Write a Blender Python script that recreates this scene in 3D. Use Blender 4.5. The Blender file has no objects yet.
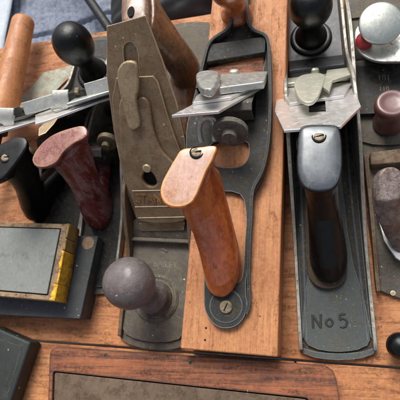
import bpy, bmesh, math, random
from mathutils import Vector, Matrix, noise as mnoise
random.seed(7)
scene = bpy.context.scene
C = scene.collection
V = Vector
rad = math.radians
# ---------------------------------------------------------------- camera (all lengths below in cm, CM turns them into metres)
CM = 0.01
F = 480.0; H = 42.0
_d = V((115, 155, F)).normalized()
_Y = V((31.0, (-F*F-115*31.0)/155.0, F)).normalized()
_Z = -_d
_X = _Y.cross(_Z)
RW = Matrix((_X, _Y, _Z))                      # rows: world axes in camera space (x right, y down, z forward)
cd = bpy.data.cameras.new('camera'); cam = bpy.data.objects.new('camera', cd); C.objects.link(cam)
cd.sensor_width = 36; cd.sensor_fit = 'HORIZONTAL'; cd.lens = 36*F/400
cd.clip_start = 0.01; cd.clip_end = 50
right = RW @ V((1, 0, 0)); up = RW @ V((0, -1, 0)); back = RW @ V((0, 0, -1))
mw = Matrix((right, up, back)).transposed().to_4x4(); mw.translation = V((0, 0, H*CM))
cam.matrix_world = mw
scene.camera = cam
scene.render.resolution_x = scene.render.resolution_y = 1024
cd.dof.use_dof = True; cd.dof.focus_distance = 0.335; cd.dof.aperture_fstop = 20.0
# ---------------------------------------------------------------- world + sun
w = bpy.data.worlds.new('World'); scene.world = w; w.use_nodes = True
nt = w.node_tree; sky = nt.nodes.new('ShaderNodeTexSky'); sky.sky_type = 'NISHITA'; sky.sun_disc = False
SUN_EL, SUN_AZ = rad(52), rad(-12)             # azimuth from +Y, towards +X
sky.sun_elevation = SUN_EL; sky.sun_rotation = SUN_AZ
sky.air_density = 1.0; sky.dust_density = 4.0; sky.ozone_density = 1.0
bw = nt.nodes.new('ShaderNodeRGBToBW'); cl = nt.nodes.new('ShaderNodeMix'); cl.data_type = 'RGBA'; cl.inputs[0].default_value = .58   # thin cloud: the blue of the sky mostly washed out
nt.links.new(sky.outputs[0], bw.inputs[0]); nt.links.new(sky.outputs[0], cl.inputs[6]); nt.links.new(bw.outputs[0], cl.inputs[7]); nt.links.new(cl.outputs[2], nt.nodes['Background'].inputs[0]); nt.nodes['Background'].inputs[1].default_value = 0.115
sl = bpy.data.lights.new('sun', 'SUN'); sl.energy = 2.0; sl.angle = rad(28); sl.color = (1, .975, .935)
so = bpy.data.objects.new('sun', sl); C.objects.link(so)
sd = V((math.sin(SUN_AZ)*math.cos(SUN_EL), math.cos(SUN_AZ)*math.cos(SUN_EL), math.sin(SUN_EL)))
so.rotation_euler = sd.to_track_quat('Z', 'Y').to_euler()
so.location = sd*2
scene.view_settings.view_transform = 'Standard'; scene.view_settings.look = 'None'
scene.view_settings.exposure = 0.68; scene.view_settings.gamma = 1

# ---------------------------------------------------------------- where a sight line meets a plane of the place
def ray(u, v): return (RW @ V((u-200, v-200, F))).normalized()
def P(u, v, z=0.0):
    r = ray(u, v); t = (z-H)/r.z
    return V((r.x*t, r.y*t, z))
def hit(u, v, O, N):
    r = ray(u, v); c = V((0, 0, H)); t = (O-c).dot(N)/r.dot(N)
    return c + r*t
# ---------------------------------------------------------------- materials
MATS = {}
def lin(c): return tuple((x/12.92 if x <= .04045 else ((x+.055)/1.055)**2.4) for x in c) + (1,)
class N:
    def __init__(s, m): s.t = m.node_tree; s.x = s.t.nodes
    def new(s, k, **kw):
        n = s.x.new(k)
        for a, b in kw.items(): setattr(n, a, b)
        return n
    def link(s, a, b): s.t.links.new(a, b)
    def noise(s, co, scale, detail=4, rough=.6, dist=0):
        n = s.new('ShaderNodeTexNoise'); n.inputs['Scale'].default_value = scale; n.inputs['Detail'].default_value = detail
        n.inputs['Roughness'].default_value = rough; n.inputs['Distortion'].default_value = dist; s.link(co, n.inputs['Vector']); return n.outputs['Fac']
    def ramp(s, fac, a, b, inv=False):
        n = s.new('ShaderNodeMapRange'); n.inputs['From Min'].default_value = a; n.inputs['From Max'].default_value = b
        if inv: n.inputs['To Min'].default_value = 1; n.inputs['To Max'].default_value = 0
        s.link(fac, n.inputs['Value']); return n.outputs[0]
    def math(s, op, a, b):
        n = s.new('ShaderNodeMath', operation=op, use_clamp=True)
        for i, q in enumerate((a, b)):
            if isinstance(q, (int, float)): n.inputs[i].default_value = q
            else: s.link(q, n.inputs[i])
        return n.outputs[0]
    def mix(s, f, a, b):
        n = s.new('ShaderNodeMix', data_type='RGBA')
        if isinstance(f, (int, float)): n.inputs[0].default_value = f
        else: s.link(f, n.inputs[0])
        for i, q in ((6, a), (7, b)):
            if isinstance(q, tuple): n.inputs[i].default_value = q
            else: s.link(q, n.inputs[i])
        return n.outputs[2]
def mat(name, base, second=None, dirt=None, scale=1.0, rough=.5, metal=0.0, bump=.3, grain=None, gcol=None, gamt=.6, dirt_amt=.45,
        speck=None, speck_amt=.03, edge=None, edge_amt=.7, edge_r=.12, coat=0.0, rough2=None, metal2=None, fine=18.0, pits=0.0, scratches=0.0, grit=.35, dstr=None, spec=.5):
    """worn real-world surface: two tones in patches, streaks along 'grain', dirt, specks, edges rubbed or given a painted highlight (lengths in cm)"""
    m = bpy.data.materials.new(name); m.use_nodes = True; n = N(m); bs = n.x['Principled BSDF']
    tc = n.new('ShaderNodeTexCoord'); mp = n.new('ShaderNodeMapping'); mp.inputs['Scale'].default_value = (100, 100, 100)
    n.link(tc.outputs['Object'], mp.inputs['Vector']); co = mp.outputs[0]
    base = lin(base); second = lin(second) if second else tuple(x*.7 for x in base[:3])+(1,)
    big = n.noise(co, .35*scale, 6, .62); col = n.mix(n.ramp(big, .38, .62), base, second)
    bumpsrc = n.noise(co, fine, 5, .7)
    if grain:
        g = n.new('ShaderNodeMapping'); g.inputs['Scale'].default_value = tuple(100*k for k in grain); n.link(tc.outputs['Object'], g.inputs['Vector'])
        gn = n.noise(g.outputs[0], 1.0, 8, .68, .35); gf = n.ramp(gn, .45, .64)
        g2 = n.noise(g.outputs[0], 3.7, 3, .6, .2); gf2 = n.ramp(g2, .56, .7)
        gf = n.math('MAXIMUM', gf, n.math('MULTIPLY', gf2, .6))
        col = n.mix(n.math('MULTIPLY', gf, gamt), col, lin(gcol)); bumpsrc = n.math('ADD', n.math('MULTIPLY', bumpsrc, .5), n.math('MULTIPLY', n.ramp(gn, .3, .7, True), .5))
    roughf = None; df = None
    if dirt:
        dco = co
        if dstr: dm = n.new('ShaderNodeMapping'); dm.inputs['Scale'].default_value = tuple(100*k for k in dstr); n.link(tc.outputs['Object'], dm.inputs['Vector']); dco = dm.outputs[0]
        dn = n.noise(dco, 1.1*scale, 9, .72, .3); df = n.ramp(dn, .62-.3*dirt_amt, .74-.3*dirt_amt)
        fn = n.noise(co, 9*scale, 4, .7); df = n.math('MULTIPLY', df, n.ramp(fn, .32, .6))
        col = n.mix(df, col, lin(dirt))
    ftone = n.noise(co, 6*scale, 6, .7); col = n.mix(n.math('MULTIPLY', n.ramp(ftone, .45, .75), .35), col, tuple(min(1, x*1.7) for x in base[:3])+(1,))
    gr = n.noise(co, 22, 4, .75); col = n.mix(n.math('MULTIPLY', n.ramp(gr, .50, .68), grit), col, tuple(x*.35 for x in base[:3])+(1,))
    if pits:
        pn = n.noise(co, 4.5, 6, .75); pf = n.ramp(pn, .62, .68)
        col = n.mix(n.math('MULTIPLY', pf, pits), col, tuple(x*.25 for x in base[:3])+(1,))
    if scratches:
        g = n.new('ShaderNodeMapping'); g.inputs['Scale'].default_value = (3800, 130, 3800); g.inputs['Rotation'].default_value = (0.1, 0, .9); n.link(tc.outputs['Object'], g.inputs['Vector'])
        sf = n.ramp(n.noise(g.outputs[0], 1, 2, .5), .66, .72); col = n.mix(n.math('MULTIPLY', sf, scratches), col, tuple(min(1, x*2+.1) for x in base[:3])+(1,))
    if edge:
        bv = n.new('ShaderNodeBevel', samples=6); bv.inputs['Radius'].default_value = edge_r*CM
        ge = n.new('ShaderNodeNewGeometry'); dp = n.new('ShaderNodeVectorMath', operation='DOT_PRODUCT')
        n.link(bv.outputs[0], dp.inputs[0]); n.link(ge.outputs['Normal'], dp.inputs[1])
        ef = n.ramp(dp.outputs['Value'], .985, .9, False); en = n.noise(co, 2.2, 6, .75)
        ef = n.math('MULTIPLY', ef, n.ramp(en, .62-.35*edge_amt, .68-.3*edge_amt)); col = n.mix(ef, col, lin(edge))
    if speck:
        vo = n.new('ShaderNodeTexVoronoi'); vo.inputs['Scale'].default_value = 1.6; wob_ = n.new('ShaderNodeTexNoise'); wob_.inputs['Scale'].default_value = 7; n.link(co, wob_.inputs['Vector']); va = n.new('ShaderNodeVectorMath', operation='MULTIPLY_ADD'); va.inputs[1].default_value = (.28, .28, .28); n.link(wob_.outputs['Color'], va.inputs[0]); n.link(co, va.inputs[2]); n.link(va.outputs[0], vo.inputs['Vector'])
        cn = n.new('ShaderNodeSeparateColor'); n.link(vo.outputs['Color'], cn.inputs[0])
        sf = n.math('MULTIPLY', n.math('LESS_THAN', vo.outputs['Distance'], n.math('MULTIPLY', cn.outputs[1], .13)), n.math('GREATER_THAN', cn.outputs[0], 1-speck_amt*8))
        col = n.mix(sf, col, lin(speck))
    n.link(col, bs.inputs['Base Color'])
    rn = n.ramp(n.noise(co, 2.3*scale, 6, .7), .3, .7); r2 = rough2 if rough2 is not None else min(1, rough+.25)
    mr = n.new('ShaderNodeMapRange'); mr.inputs['To Min'].default_value = rough; mr.inputs['To Max'].default_value = r2; n.link(rn, mr.inputs['Value'])
    rr = mr.outputs[0]
    if df is not None: rr = n.math('ADD', rr, n.math('MULTIPLY', df, .35))
    n.link(rr, bs.inputs['Roughness'])
    if metal and df is not None:
        n.link(n.math('MULTIPLY', n.math('SUBTRACT', 1.0, n.math('MULTIPLY', df, .85)), metal), bs.inputs['Metallic'])
    else: bs.inputs['Metallic'].default_value = metal
    bs.inputs['Specular IOR Level'].default_value = spec
    if coat: bs.inputs['Coat Weight'].default_value = coat; bs.inputs['Coat Roughness'].default_value = .18
    bp = n.new('ShaderNodeBump'); bp.inputs['Strength'].default_value = bump; bp.inputs['Distance'].default_value = .0006
    bb = bumpsrc
    if df is not None: bb = n.math('ADD', n.math('MULTIPLY', bumpsrc, .7), n.math('MULTIPLY', df, .3))
    n.link(bb, bp.inputs['Height']); n.link(bp.outputs[0], bs.inputs['Normal'])
    MATS[name] = m; return m

mat('table_wood', (.77,.53,.335), (.66,.41,.24), (.33,.21,.135), .6, .52, 0, .6, (.2,4.5,4.5), (.46,.28,.165), .7, .42, (.25,.2,.17), .04, dstr=(.5,1.6,1.6))
mat('block_wood', (.75,.515,.325), (.67,.43,.255), (.46,.29,.18), .7, .48, 0, .5, (8,.22,8), (.54,.33,.195), .65, .36, (.25,.15,.1), .02, edge=(.36,.21,.14), edge_amt=.9, edge_r=.2, dstr=(2,.5,2))
mat('box_wood', (.62,.36,.20), (.47,.255,.14), (.15,.10,.075), .6, .4, 0, .8, (.10,3.2,3.2), (.19,.10,.06), .95, .4, edge=(.20,.12,.085), edge_amt=.9, edge_r=.3, dstr=(.4,2.5,2.5))
mat('handle_wood', (.74,.50,.31), (.66,.42,.24), (.44,.29,.18), .8, .36, 0, .3, (4,.4,4), (.52,.32,.18), .5, .25, (.93,.88,.8), .03)
mat('tote_wood', (.74,.38,.17), (.58,.26,.115), (.30,.14,.075), .55, .2, 0, .2, (6,2,.5), (.42,.18,.085), .6, .26, coat=.6, edge=(.80,.58,.36), edge_amt=.4, edge_r=.2, dstr=(1.5,1.5,.5), grit=.15)
mat('brown_tote', (.54,.37,.235), (.38,.245,.15), (.16,.115,.085), .45, .26, 0, .3, (5,1.5,.5), (.27,.165,.10), .6, .45, coat=.5, edge=(.80,.68,.52), edge_amt=.5, edge_r=.2, grit=.2)
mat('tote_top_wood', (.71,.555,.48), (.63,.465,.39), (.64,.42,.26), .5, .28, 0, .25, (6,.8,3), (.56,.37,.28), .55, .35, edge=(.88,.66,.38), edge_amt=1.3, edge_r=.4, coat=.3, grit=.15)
mat('knob_wood', (.66,.36,.20), (.54,.27,.14), (.3,.16,.1), 1.0, .22, 0, .2, (2,2,5), (.40,.19,.10), .5, .2, coat=.6, grit=.15)
mat('red_wood', (.42,.11,.08), (.30,.10,.09), (.56,.44,.43), 1.0, .2, 0, .4, (4,1.2,1.2), (.17,.05,.05), .5, .52, coat=.5, edge=(.6,.42,.34), edge_amt=.5, dstr=(1.5,1.3,.28))
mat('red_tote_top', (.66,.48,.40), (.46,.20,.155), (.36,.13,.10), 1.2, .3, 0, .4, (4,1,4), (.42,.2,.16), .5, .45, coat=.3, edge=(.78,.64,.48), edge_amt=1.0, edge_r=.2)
mat('black_wood', (.035,.042,.045), (.022,.027,.03), (.13,.13,.125), .9, .22, 0, .12, None, None, 0, .06, (.5,.45,.35), .02, grit=0, spec=.3)
mat('worn_black', (.30,.325,.34), (.24,.265,.28), (.40,.41,.40), .7, .22, .25, .08, dirt_amt=.2, coat=.4, scratches=.35, grit=.15, pits=.25, edge=(.66,.66,.62), edge_amt=.9)  # much paler grey than the black grip
mat('japan', (.095,.108,.112), (.065,.075,.078), (.36,.315,.235), 1.8, .28, .1, .8, dirt_amt=.52, speck=(.6,.58,.52), speck_amt=.06, edge=(.55,.59,.61), edge_amt=1.0, fine=14, grit=.5)  # pale edges also paint the bright highlight along the frame rim
mat('japan_heel', (.30,.325,.315), (.26,.285,.275), (.40,.37,.30), .9, .4, .1, .9, dirt_amt=.36, speck=(.7,.7,.66), speck_amt=.05, edge=(.55,.57,.56), edge_amt=.6, fine=14, pits=.4, grit=.6)
mat('japan_gloss', (.045,.055,.065), (.03,.038,.045), (.2,.2,.19), .8, .22, 0, .6, dirt_amt=.15, edge=(.5,.55,.6), edge_amt=.8, coat=.1, fine=10)
mat('dusty_iron', (.36,.345,.315), (.29,.275,.245), (.47,.43,.36), 1.0, .5, .3, .8, dirt_amt=.65, speck=(.78,.75,.68), speck_amt=.08, pits=.55, fine=12, edge=(.56,.53,.47), edge_amt=.6)
mat('brown_steel', (.58,.50,.39), (.47,.39,.285), (.41,.28,.17), 1.3, .32, .4, .35, dirt_amt=.55, pits=.5, speck=(.84,.78,.66), speck_amt=.06, edge=(.92,.85,.72), edge_amt=1.1, fine=20, scratches=.5, grit=.5)
mat('pale_brown_steel', (.70,.61,.48), (.60,.52,.40), (.45,.35,.24), 1.2, .32, .4, .3, dirt_amt=.45, pits=.4, edge=(.92,.86,.74), edge_amt=.9, grit=.35)
mat('steel', (.93,.92,.905), (.88,.865,.84), (.66,.58,.48), 1.0, .28, .82, .07, dirt_amt=.16, pits=.15, scratches=.2, edge=(.9,.9,.88), edge_amt=.5, rough2=.45, grit=.15)
mat('nickel', (.84,.84,.76), (.78,.78,.70), (.58,.51,.40), 1.2, .26, .55, .05, dirt_amt=.25, pits=.25, rough2=.42, grit=.2)
mat('rail_steel', (.66,.65,.61), (.50,.48,.43), (.34,.26,.18), 1.6, .28, .7, .5, dirt_amt=.5, pits=.5, scratches=.2, edge=(.88,.88,.86), edge_amt=.9, edge_r=.16)
mat('rusty_rail', (.47,.41,.33), (.38,.31,.24), (.34,.22,.14), 1.6, .5, .3, .7, dirt_amt=.6, pits=.6, edge=(.62,.55,.42), edge_amt=.8)
mat('brass', (.40,.36,.26), (.32,.28,.20), (.2,.17,.13), 1.5, .4, .6, .5, dirt_amt=.5)
mat('dark_metal', (.20,.195,.18), (.14,.14,.13), (.33,.29,.24), 1.2, .45, .5, .6, dirt_amt=.45, edge=(.45,.43,.38), edge_amt=.6)
mat('purple_knob', (.40,.37,.37), (.34,.31,.31), (.50,.46,.39), 2.2, .26, .1, .8, dirt_amt=.42, pits=.6, coat=.3, fine=9, speck=(.72,.68,.6), speck_amt=.08, scratches=.7, grit=.6)
mat('maroon_knob', (.36,.21,.19), (.31,.17,.16), (.5,.4,.35), 1.0, .3, 0, .2, dirt_amt=.15, coat=.4)
mat('grey_worn_wood', (.54,.50,.475), (.38,.31,.27), (.28,.20,.14), 1.6, .3, 0, .8, dirt_amt=.58, pits=.5, coat=.3, dstr=(1.5,1.5,.6))
mat('silver_cap', (.80,.82,.77), (.75,.77,.72), (.55,.55,.48), 1.0, .26, .9, .2, dirt_amt=.12, scratches=.5, rough2=.4)
mat('red_paint', (.62,.12,.15), (.5,.09,.11), (.3,.08,.08), 1.4, .4, 0, .2, dirt_amt=.3)
mat('stone_grey', (.475,.485,.46), (.44,.45,.43), (.34,.35,.33), .8, .6, 0, .25, dirt_amt=.26, speck=(.25,.26,.25), speck_amt=.02, scratches=.3, grit=.2)
mat('stone_brown', (.41,.335,.26), (.34,.275,.21), (.26,.20,.15), .8, .62, 0, .7, dirt_amt=.5, fine=9, speck=(.62,.55,.45), speck_amt=.04, scratches=.3)
mat('tray_wood', (.60,.50,.38), (.50,.40,.29), (.27,.2,.14), 1.2, .5, 0, .5, (.7,5,5), (.34,.25,.17), .6, .5, edge=(.36,.28,.2), edge_amt=.5)
mat('tape', (.93,.70,.12), (.86,.60,.09), (.36,.26,.12), 2.4, .32, 0, .6, dirt_amt=.48, pits=.35, coat=.25, grit=.15)
mat('old_tape', (.62,.50,.26), (.50,.40,.22), (.3,.22,.12), 1.6, .4, 0, .5, dirt_amt=.4)
mat('case_dark', (.20,.215,.225), (.16,.175,.18), (.33,.31,.28), 1.0, .45, 0, .45, dirt_amt=.28, speck=(.8,.76,.68), speck_amt=.06, scratches=.2, edge=(.32,.33,.33), edge_amt=.6)
mat('case_green', (.13,.155,.14), (.09,.11,.10), (.26,.25,.2), .8, .4, 0, .4, dirt_amt=.25, speck=(.62,.6,.5), speck_amt=.05, scratches=.4, edge=(.42,.40,.32), edge_amt=.6)
mat('pale_sheet', (.60,.61,.55), (.52,.54,.49), (.62,.47,.32), 1.2, .45, .3, .4, dirt_amt=.42, scratches=.2)
mat('blue_cloth', (.47,.505,.57), (.38,.42,.49), (.60,.62,.64), 1.8, .85, 0, .6, dirt_amt=.5)
mat('white_cloth', (.76,.79,.81), (.72,.75,.78), (.64,.68,.71), .5, .8, 0, .3, dirt_amt=.15)
mat('black_bag', (.12,.13,.14), (.09,.10,.11), (.22,.23,.25), .6, .5, 0, .5, dirt_amt=.2)
mat('cord_black', (.09,.095,.1), None, None, 1, .4)
mat('dull_nut', (.52,.47,.38), (.42,.37,.29), (.25,.2,.15), 1.5, .4, .5, .3, dirt_amt=.4)
mat('dull_steel', (.78,.785,.76), (.70,.70,.67), (.50,.43,.33), 1.4, .28, .72, .1, dirt_amt=.36, pits=.3, scratches=.2, rough2=.45, grit=.2)
mat('grime_iron', (.26,.22,.17), (.20,.175,.14), (.36,.29,.20), 1.8, .6, .1, .8, dirt_amt=.6, pits=.5)
mat('shade_and_knot', (.05,.045,.04), None, None, 1, .9)  # near-black paints the shade in recesses, slots and wells; knots too
mat('ground_mat', (.30,.30,.30), (.24,.24,.25), (.4,.38,.35), .3, .9, 0, .5, dirt_amt=.4)
mat('shaving', (.70,.62,.48), (.52,.42,.30), None, 1, .6)
mat('letter_dark', (.10,.115,.12), (.14,.15,.15), (.3,.28,.22), 1, .5, .1, .4, dirt_amt=.2)
mat('letter_worn', (.60,.42,.25), (.48,.32,.18), (.3,.2,.12), 1.4, .5, .2, .4, dirt_amt=.35)

# ---------------------------------------------------------------- mesh building
WM = {}
def tag(o, label=None, cat=None, group=None, kind=None):
    for k, v in (('label', label), ('category', cat), ('group', group), ('kind', kind)):
        if v: o[k] = v
def root(name, loc, rotz, label, cat, group=None):
    o = bpy.data.objects.new(name, None); C.objects.link(o); o.empty_display_size = .02
    M = Matrix.Translation(V(loc)) @ Matrix.Rotation(rotz, 4, 'Z')           # cm
    o.location = V(loc)*CM; o.rotation_euler = (0, 0, rotz); WM[o] = M
    tag(o, label, cat, group); return o
class B:
    def __init__(s): s.b = bmesh.new()
    def prism(s, pts, w0, w1, O=(0,0,0), U=(1,0,0), Vv=(0,1,0), W=(0,0,1), holes=()):
        """2-D outline (with holes) in the plane O,U,V, extruded along W from w0 to w1"""
        O, U, Vv, W = V(O), V(U), V(Vv), V(W); b = bmesh.new(); edges = []
        for loop in [pts]+list(holes):
            vs = [b.verts.new(O+U*p[0]+Vv*p[1]+W*w0) for p in loop]
            edges += [b.edges.new((vs[i], vs[(i+1) % len(vs)])) for i in range(len(vs))]
        if holes: bmesh.ops.triangle_fill(b, edges=edges, use_beauty=True)
        else: b.faces.new(list(b.verts))
        r = bmesh.ops.extrude_face_region(b, geom=list(b.faces))
        for v in [g for g in r['geom'] if isinstance(g, bmesh.types.BMVert)]: v.co += W*(w1-w0)
        if holes: bmesh.ops.dissolve_limit(b, angle_limit=.01, verts=list(b.verts), edges=list(b.edges))
        s.add(b); return s
    def add(s, b, M=None):
        bmesh.ops.recalc_face_normals(b, faces=list(b.faces)); me = bpy.data.meshes.new('tmp'); b.to_mesh(me); b.free()
        if M: me.transform(M)
        s.b.from_mesh(me); bpy.data.meshes.remove(me)
    def box(s, x0, x1, y0, y1, z0, z1, M=None):
        b = bmesh.new(); bmesh.ops.create_cube(b, size=1)
        for v in b.verts: v.co = V(((x0+x1)/2+v.co.x*(x1-x0), (y0+y1)/2+v.co.y*(y1-y0), (z0+z1)/2+v.co.z*(z1-z0)))
        s.add(b, M); return s
    def lathe(s, prof, O=(0,0,0), axis=(0,0,1), seg=48, sx=1.0):
        b = bmesh.new(); q = V(axis).to_track_quat('Z', 'Y').to_matrix().to_4x4(); rings = []
        for r, z in prof:
            rings.append([b.verts.new((r*sx*math.cos(2*math.pi*i/seg), r*math.sin(2*math.pi*i/seg), z)) for i in range(seg)])
        for a, c in zip(rings, rings[1:]):
            for i in range(seg): b.faces.new((a[i], a[(i+1) % seg], c[(i+1) % seg], c[i]))
        b.faces.new(rings[0][::-1]); b.faces.new(rings[-1])
        s.add(b, Matrix.Translation(V(O)) @ q); return s
    def loft(s, secs):
        b = bmesh.new(); R = [[b.verts.new(p) for p in sec] for sec in secs]; n = len(R[0])
        for a, c in zip(R, R[1:]):
            for i in range(n): b.faces.new((a[i], a[(i+1) % n], c[(i+1) % n], c[i]))
        b.faces.new(R[0][::-1]); b.faces.new(R[-1]); s.add(b); return s
    def tube(s, pts, r, seg=12, flat=1.0):
        pts = [V(p) for p in pts]; secs = []; rr = r if isinstance(r, (list, tuple)) else [r]*len(pts)
        for i, p in enumerate(pts):
            t = (pts[min(i+1, len(pts)-1)]-pts[max(i-1, 0)]).normalized(); a = t.cross(V((0, 0, 1)))
            a = a.normalized() if a.length > .01 else V((1, 0, 0)); c = a.cross(t)
            secs.append([p+a*rr[i]*math.cos(2*math.pi*k/seg)+c*rr[i]*flat*math.sin(2*math.pi*k/seg) for k in range(seg)])
        return s.loft(secs)
    def build(s, name, m, parent=None, bevel=.05, seg=2, sub=0, remesh=0, smooth=0, angle=38, xf=None, world=False, wob=0):
        me = bpy.data.meshes.new(name)
        if xf: s.b.transform(xf)
        if world and parent is not None: s.b.transform(WM[parent].inverted())
        if wob:
            for v in s.b.verts: v.co += mnoise.noise_vector(v.co*.8)*wob
        for f in s.b.faces: f.smooth = True
        if not remesh:
            for e in s.b.edges:
                if len(e.link_faces) == 2 and e.calc_face_angle(0) > rad(angle): e.smooth = False
        s.b.transform(Matrix.Scale(CM, 4)); s.b.to_mesh(me); s.b.free(); me.materials.append(MATS[m])
        o = bpy.data.objects.new(name, me); C.objects.link(o)
        if remesh:
            r = o.modifiers.new('r', 'REMESH'); r.mode = 'VOXEL'; r.voxel_size = remesh*CM; r.use_smooth_shade = True
            if smooth: k = o.modifiers.new('s', 'SMOOTH'); k.factor = .5; k.iterations = smooth
        elif bevel:
            k = o.modifiers.new('b', 'BEVEL'); k.width = bevel*CM; k.segments = seg; k.limit_method = 'ANGLE'; k.angle_limit = rad(angle); k.harden_normals = True
        if sub: k = o.modifiers.new('u', 'SUBSURF'); k.levels = k.render_levels = sub
        if parent is not None: o.parent = parent; WM[o] = WM[parent]
        else: WM[o] = Matrix.Identity(4)
        return o
def smooth_pts(pts, n=6, closed=True):
    """Catmull-Rom through points"""
    out = []; L = len(pts); rng = range(L) if closed else range(L-1)
    for i in rng:
        if closed: p = [V(pts[(i+k-1) % L]) for k in range(4)]
        else: p = [V(pts[max(0, min(L-1, i+k-1))]) for k in range(4)]
        for j in range(n):
            t = j/n; out.append(.5*((2*p[1])+(-p[0]+p[2])*t+(2*p[0]-5*p[1]+4*p[2]-p[3])*t*t+(-p[0]+3*p[1]-3*p[2]+p[3])*t**3))
    if not closed: out.append(V(pts[-1]))
    return out
def rrect(x0, x1, y0, y1, r, n=6):
    out = []
    for cx, cy, a in ((x1-r, y1-r, 0), (x0+r, y1-r, 90), (x0+r, y0+r, 180), (x1-r, y0+r, 270)):
        out += [(cx+r*math.cos(rad(a+90*i/n)), cy+r*math.sin(rad(a+90*i/n))) for i in range(n+1)]
    return out
def circ(cx, cy, r, n=32, sy=1): return [(cx+r*math.cos(2*math.pi*i/n), cy+r*sy*math.sin(2*math.pi*i/n)) for i in range(n)]
def loc(rt, p): return WM[rt].inverted() @ V(p)
def flat_local(rt, px, z):
    """outline seen at height z -> root-local x,y"""
    return [tuple(loc(rt, P(u, v, z)))[:2] for u, v in px]
def text_part(txt, size, m, parent, O, U, W, depth=.05, bold=.02, name='lettering', sx=1.0):
    """raised lettering; O = middle of the line, U = reading direction, W = outward"""
    cu = bpy.data.curves.new('t', 'FONT'); cu.body = txt; cu.size = size; cu.extrude = depth/2; cu.offset = bold
    cu.align_x = 'CENTER'; cu.align_y = 'CENTER'; cu.bevel_depth = .012; cu.resolution_u = 4
    t = bpy.data.objects.new('t', cu); C.objects.link(t)
    me = bpy.data.meshes.new_from_object(t.evaluated_get(bpy.context.evaluated_depsgraph_get()))
    bpy.data.objects.remove(t); U, W = V(U).normalized(), V(W).normalized(); Vv = W.cross(U)
    M = Matrix((U*sx, Vv, W)).transposed().to_4x4(); M.translation = V(O); me.transform(M); me.transform(Matrix.Scale(CM, 4))
    me.materials.clear(); me.materials.append(MATS[m]); o = bpy.data.objects.new(name, me); C.objects.link(o); o.parent = parent; WM[o] = WM[parent]
    return o

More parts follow.
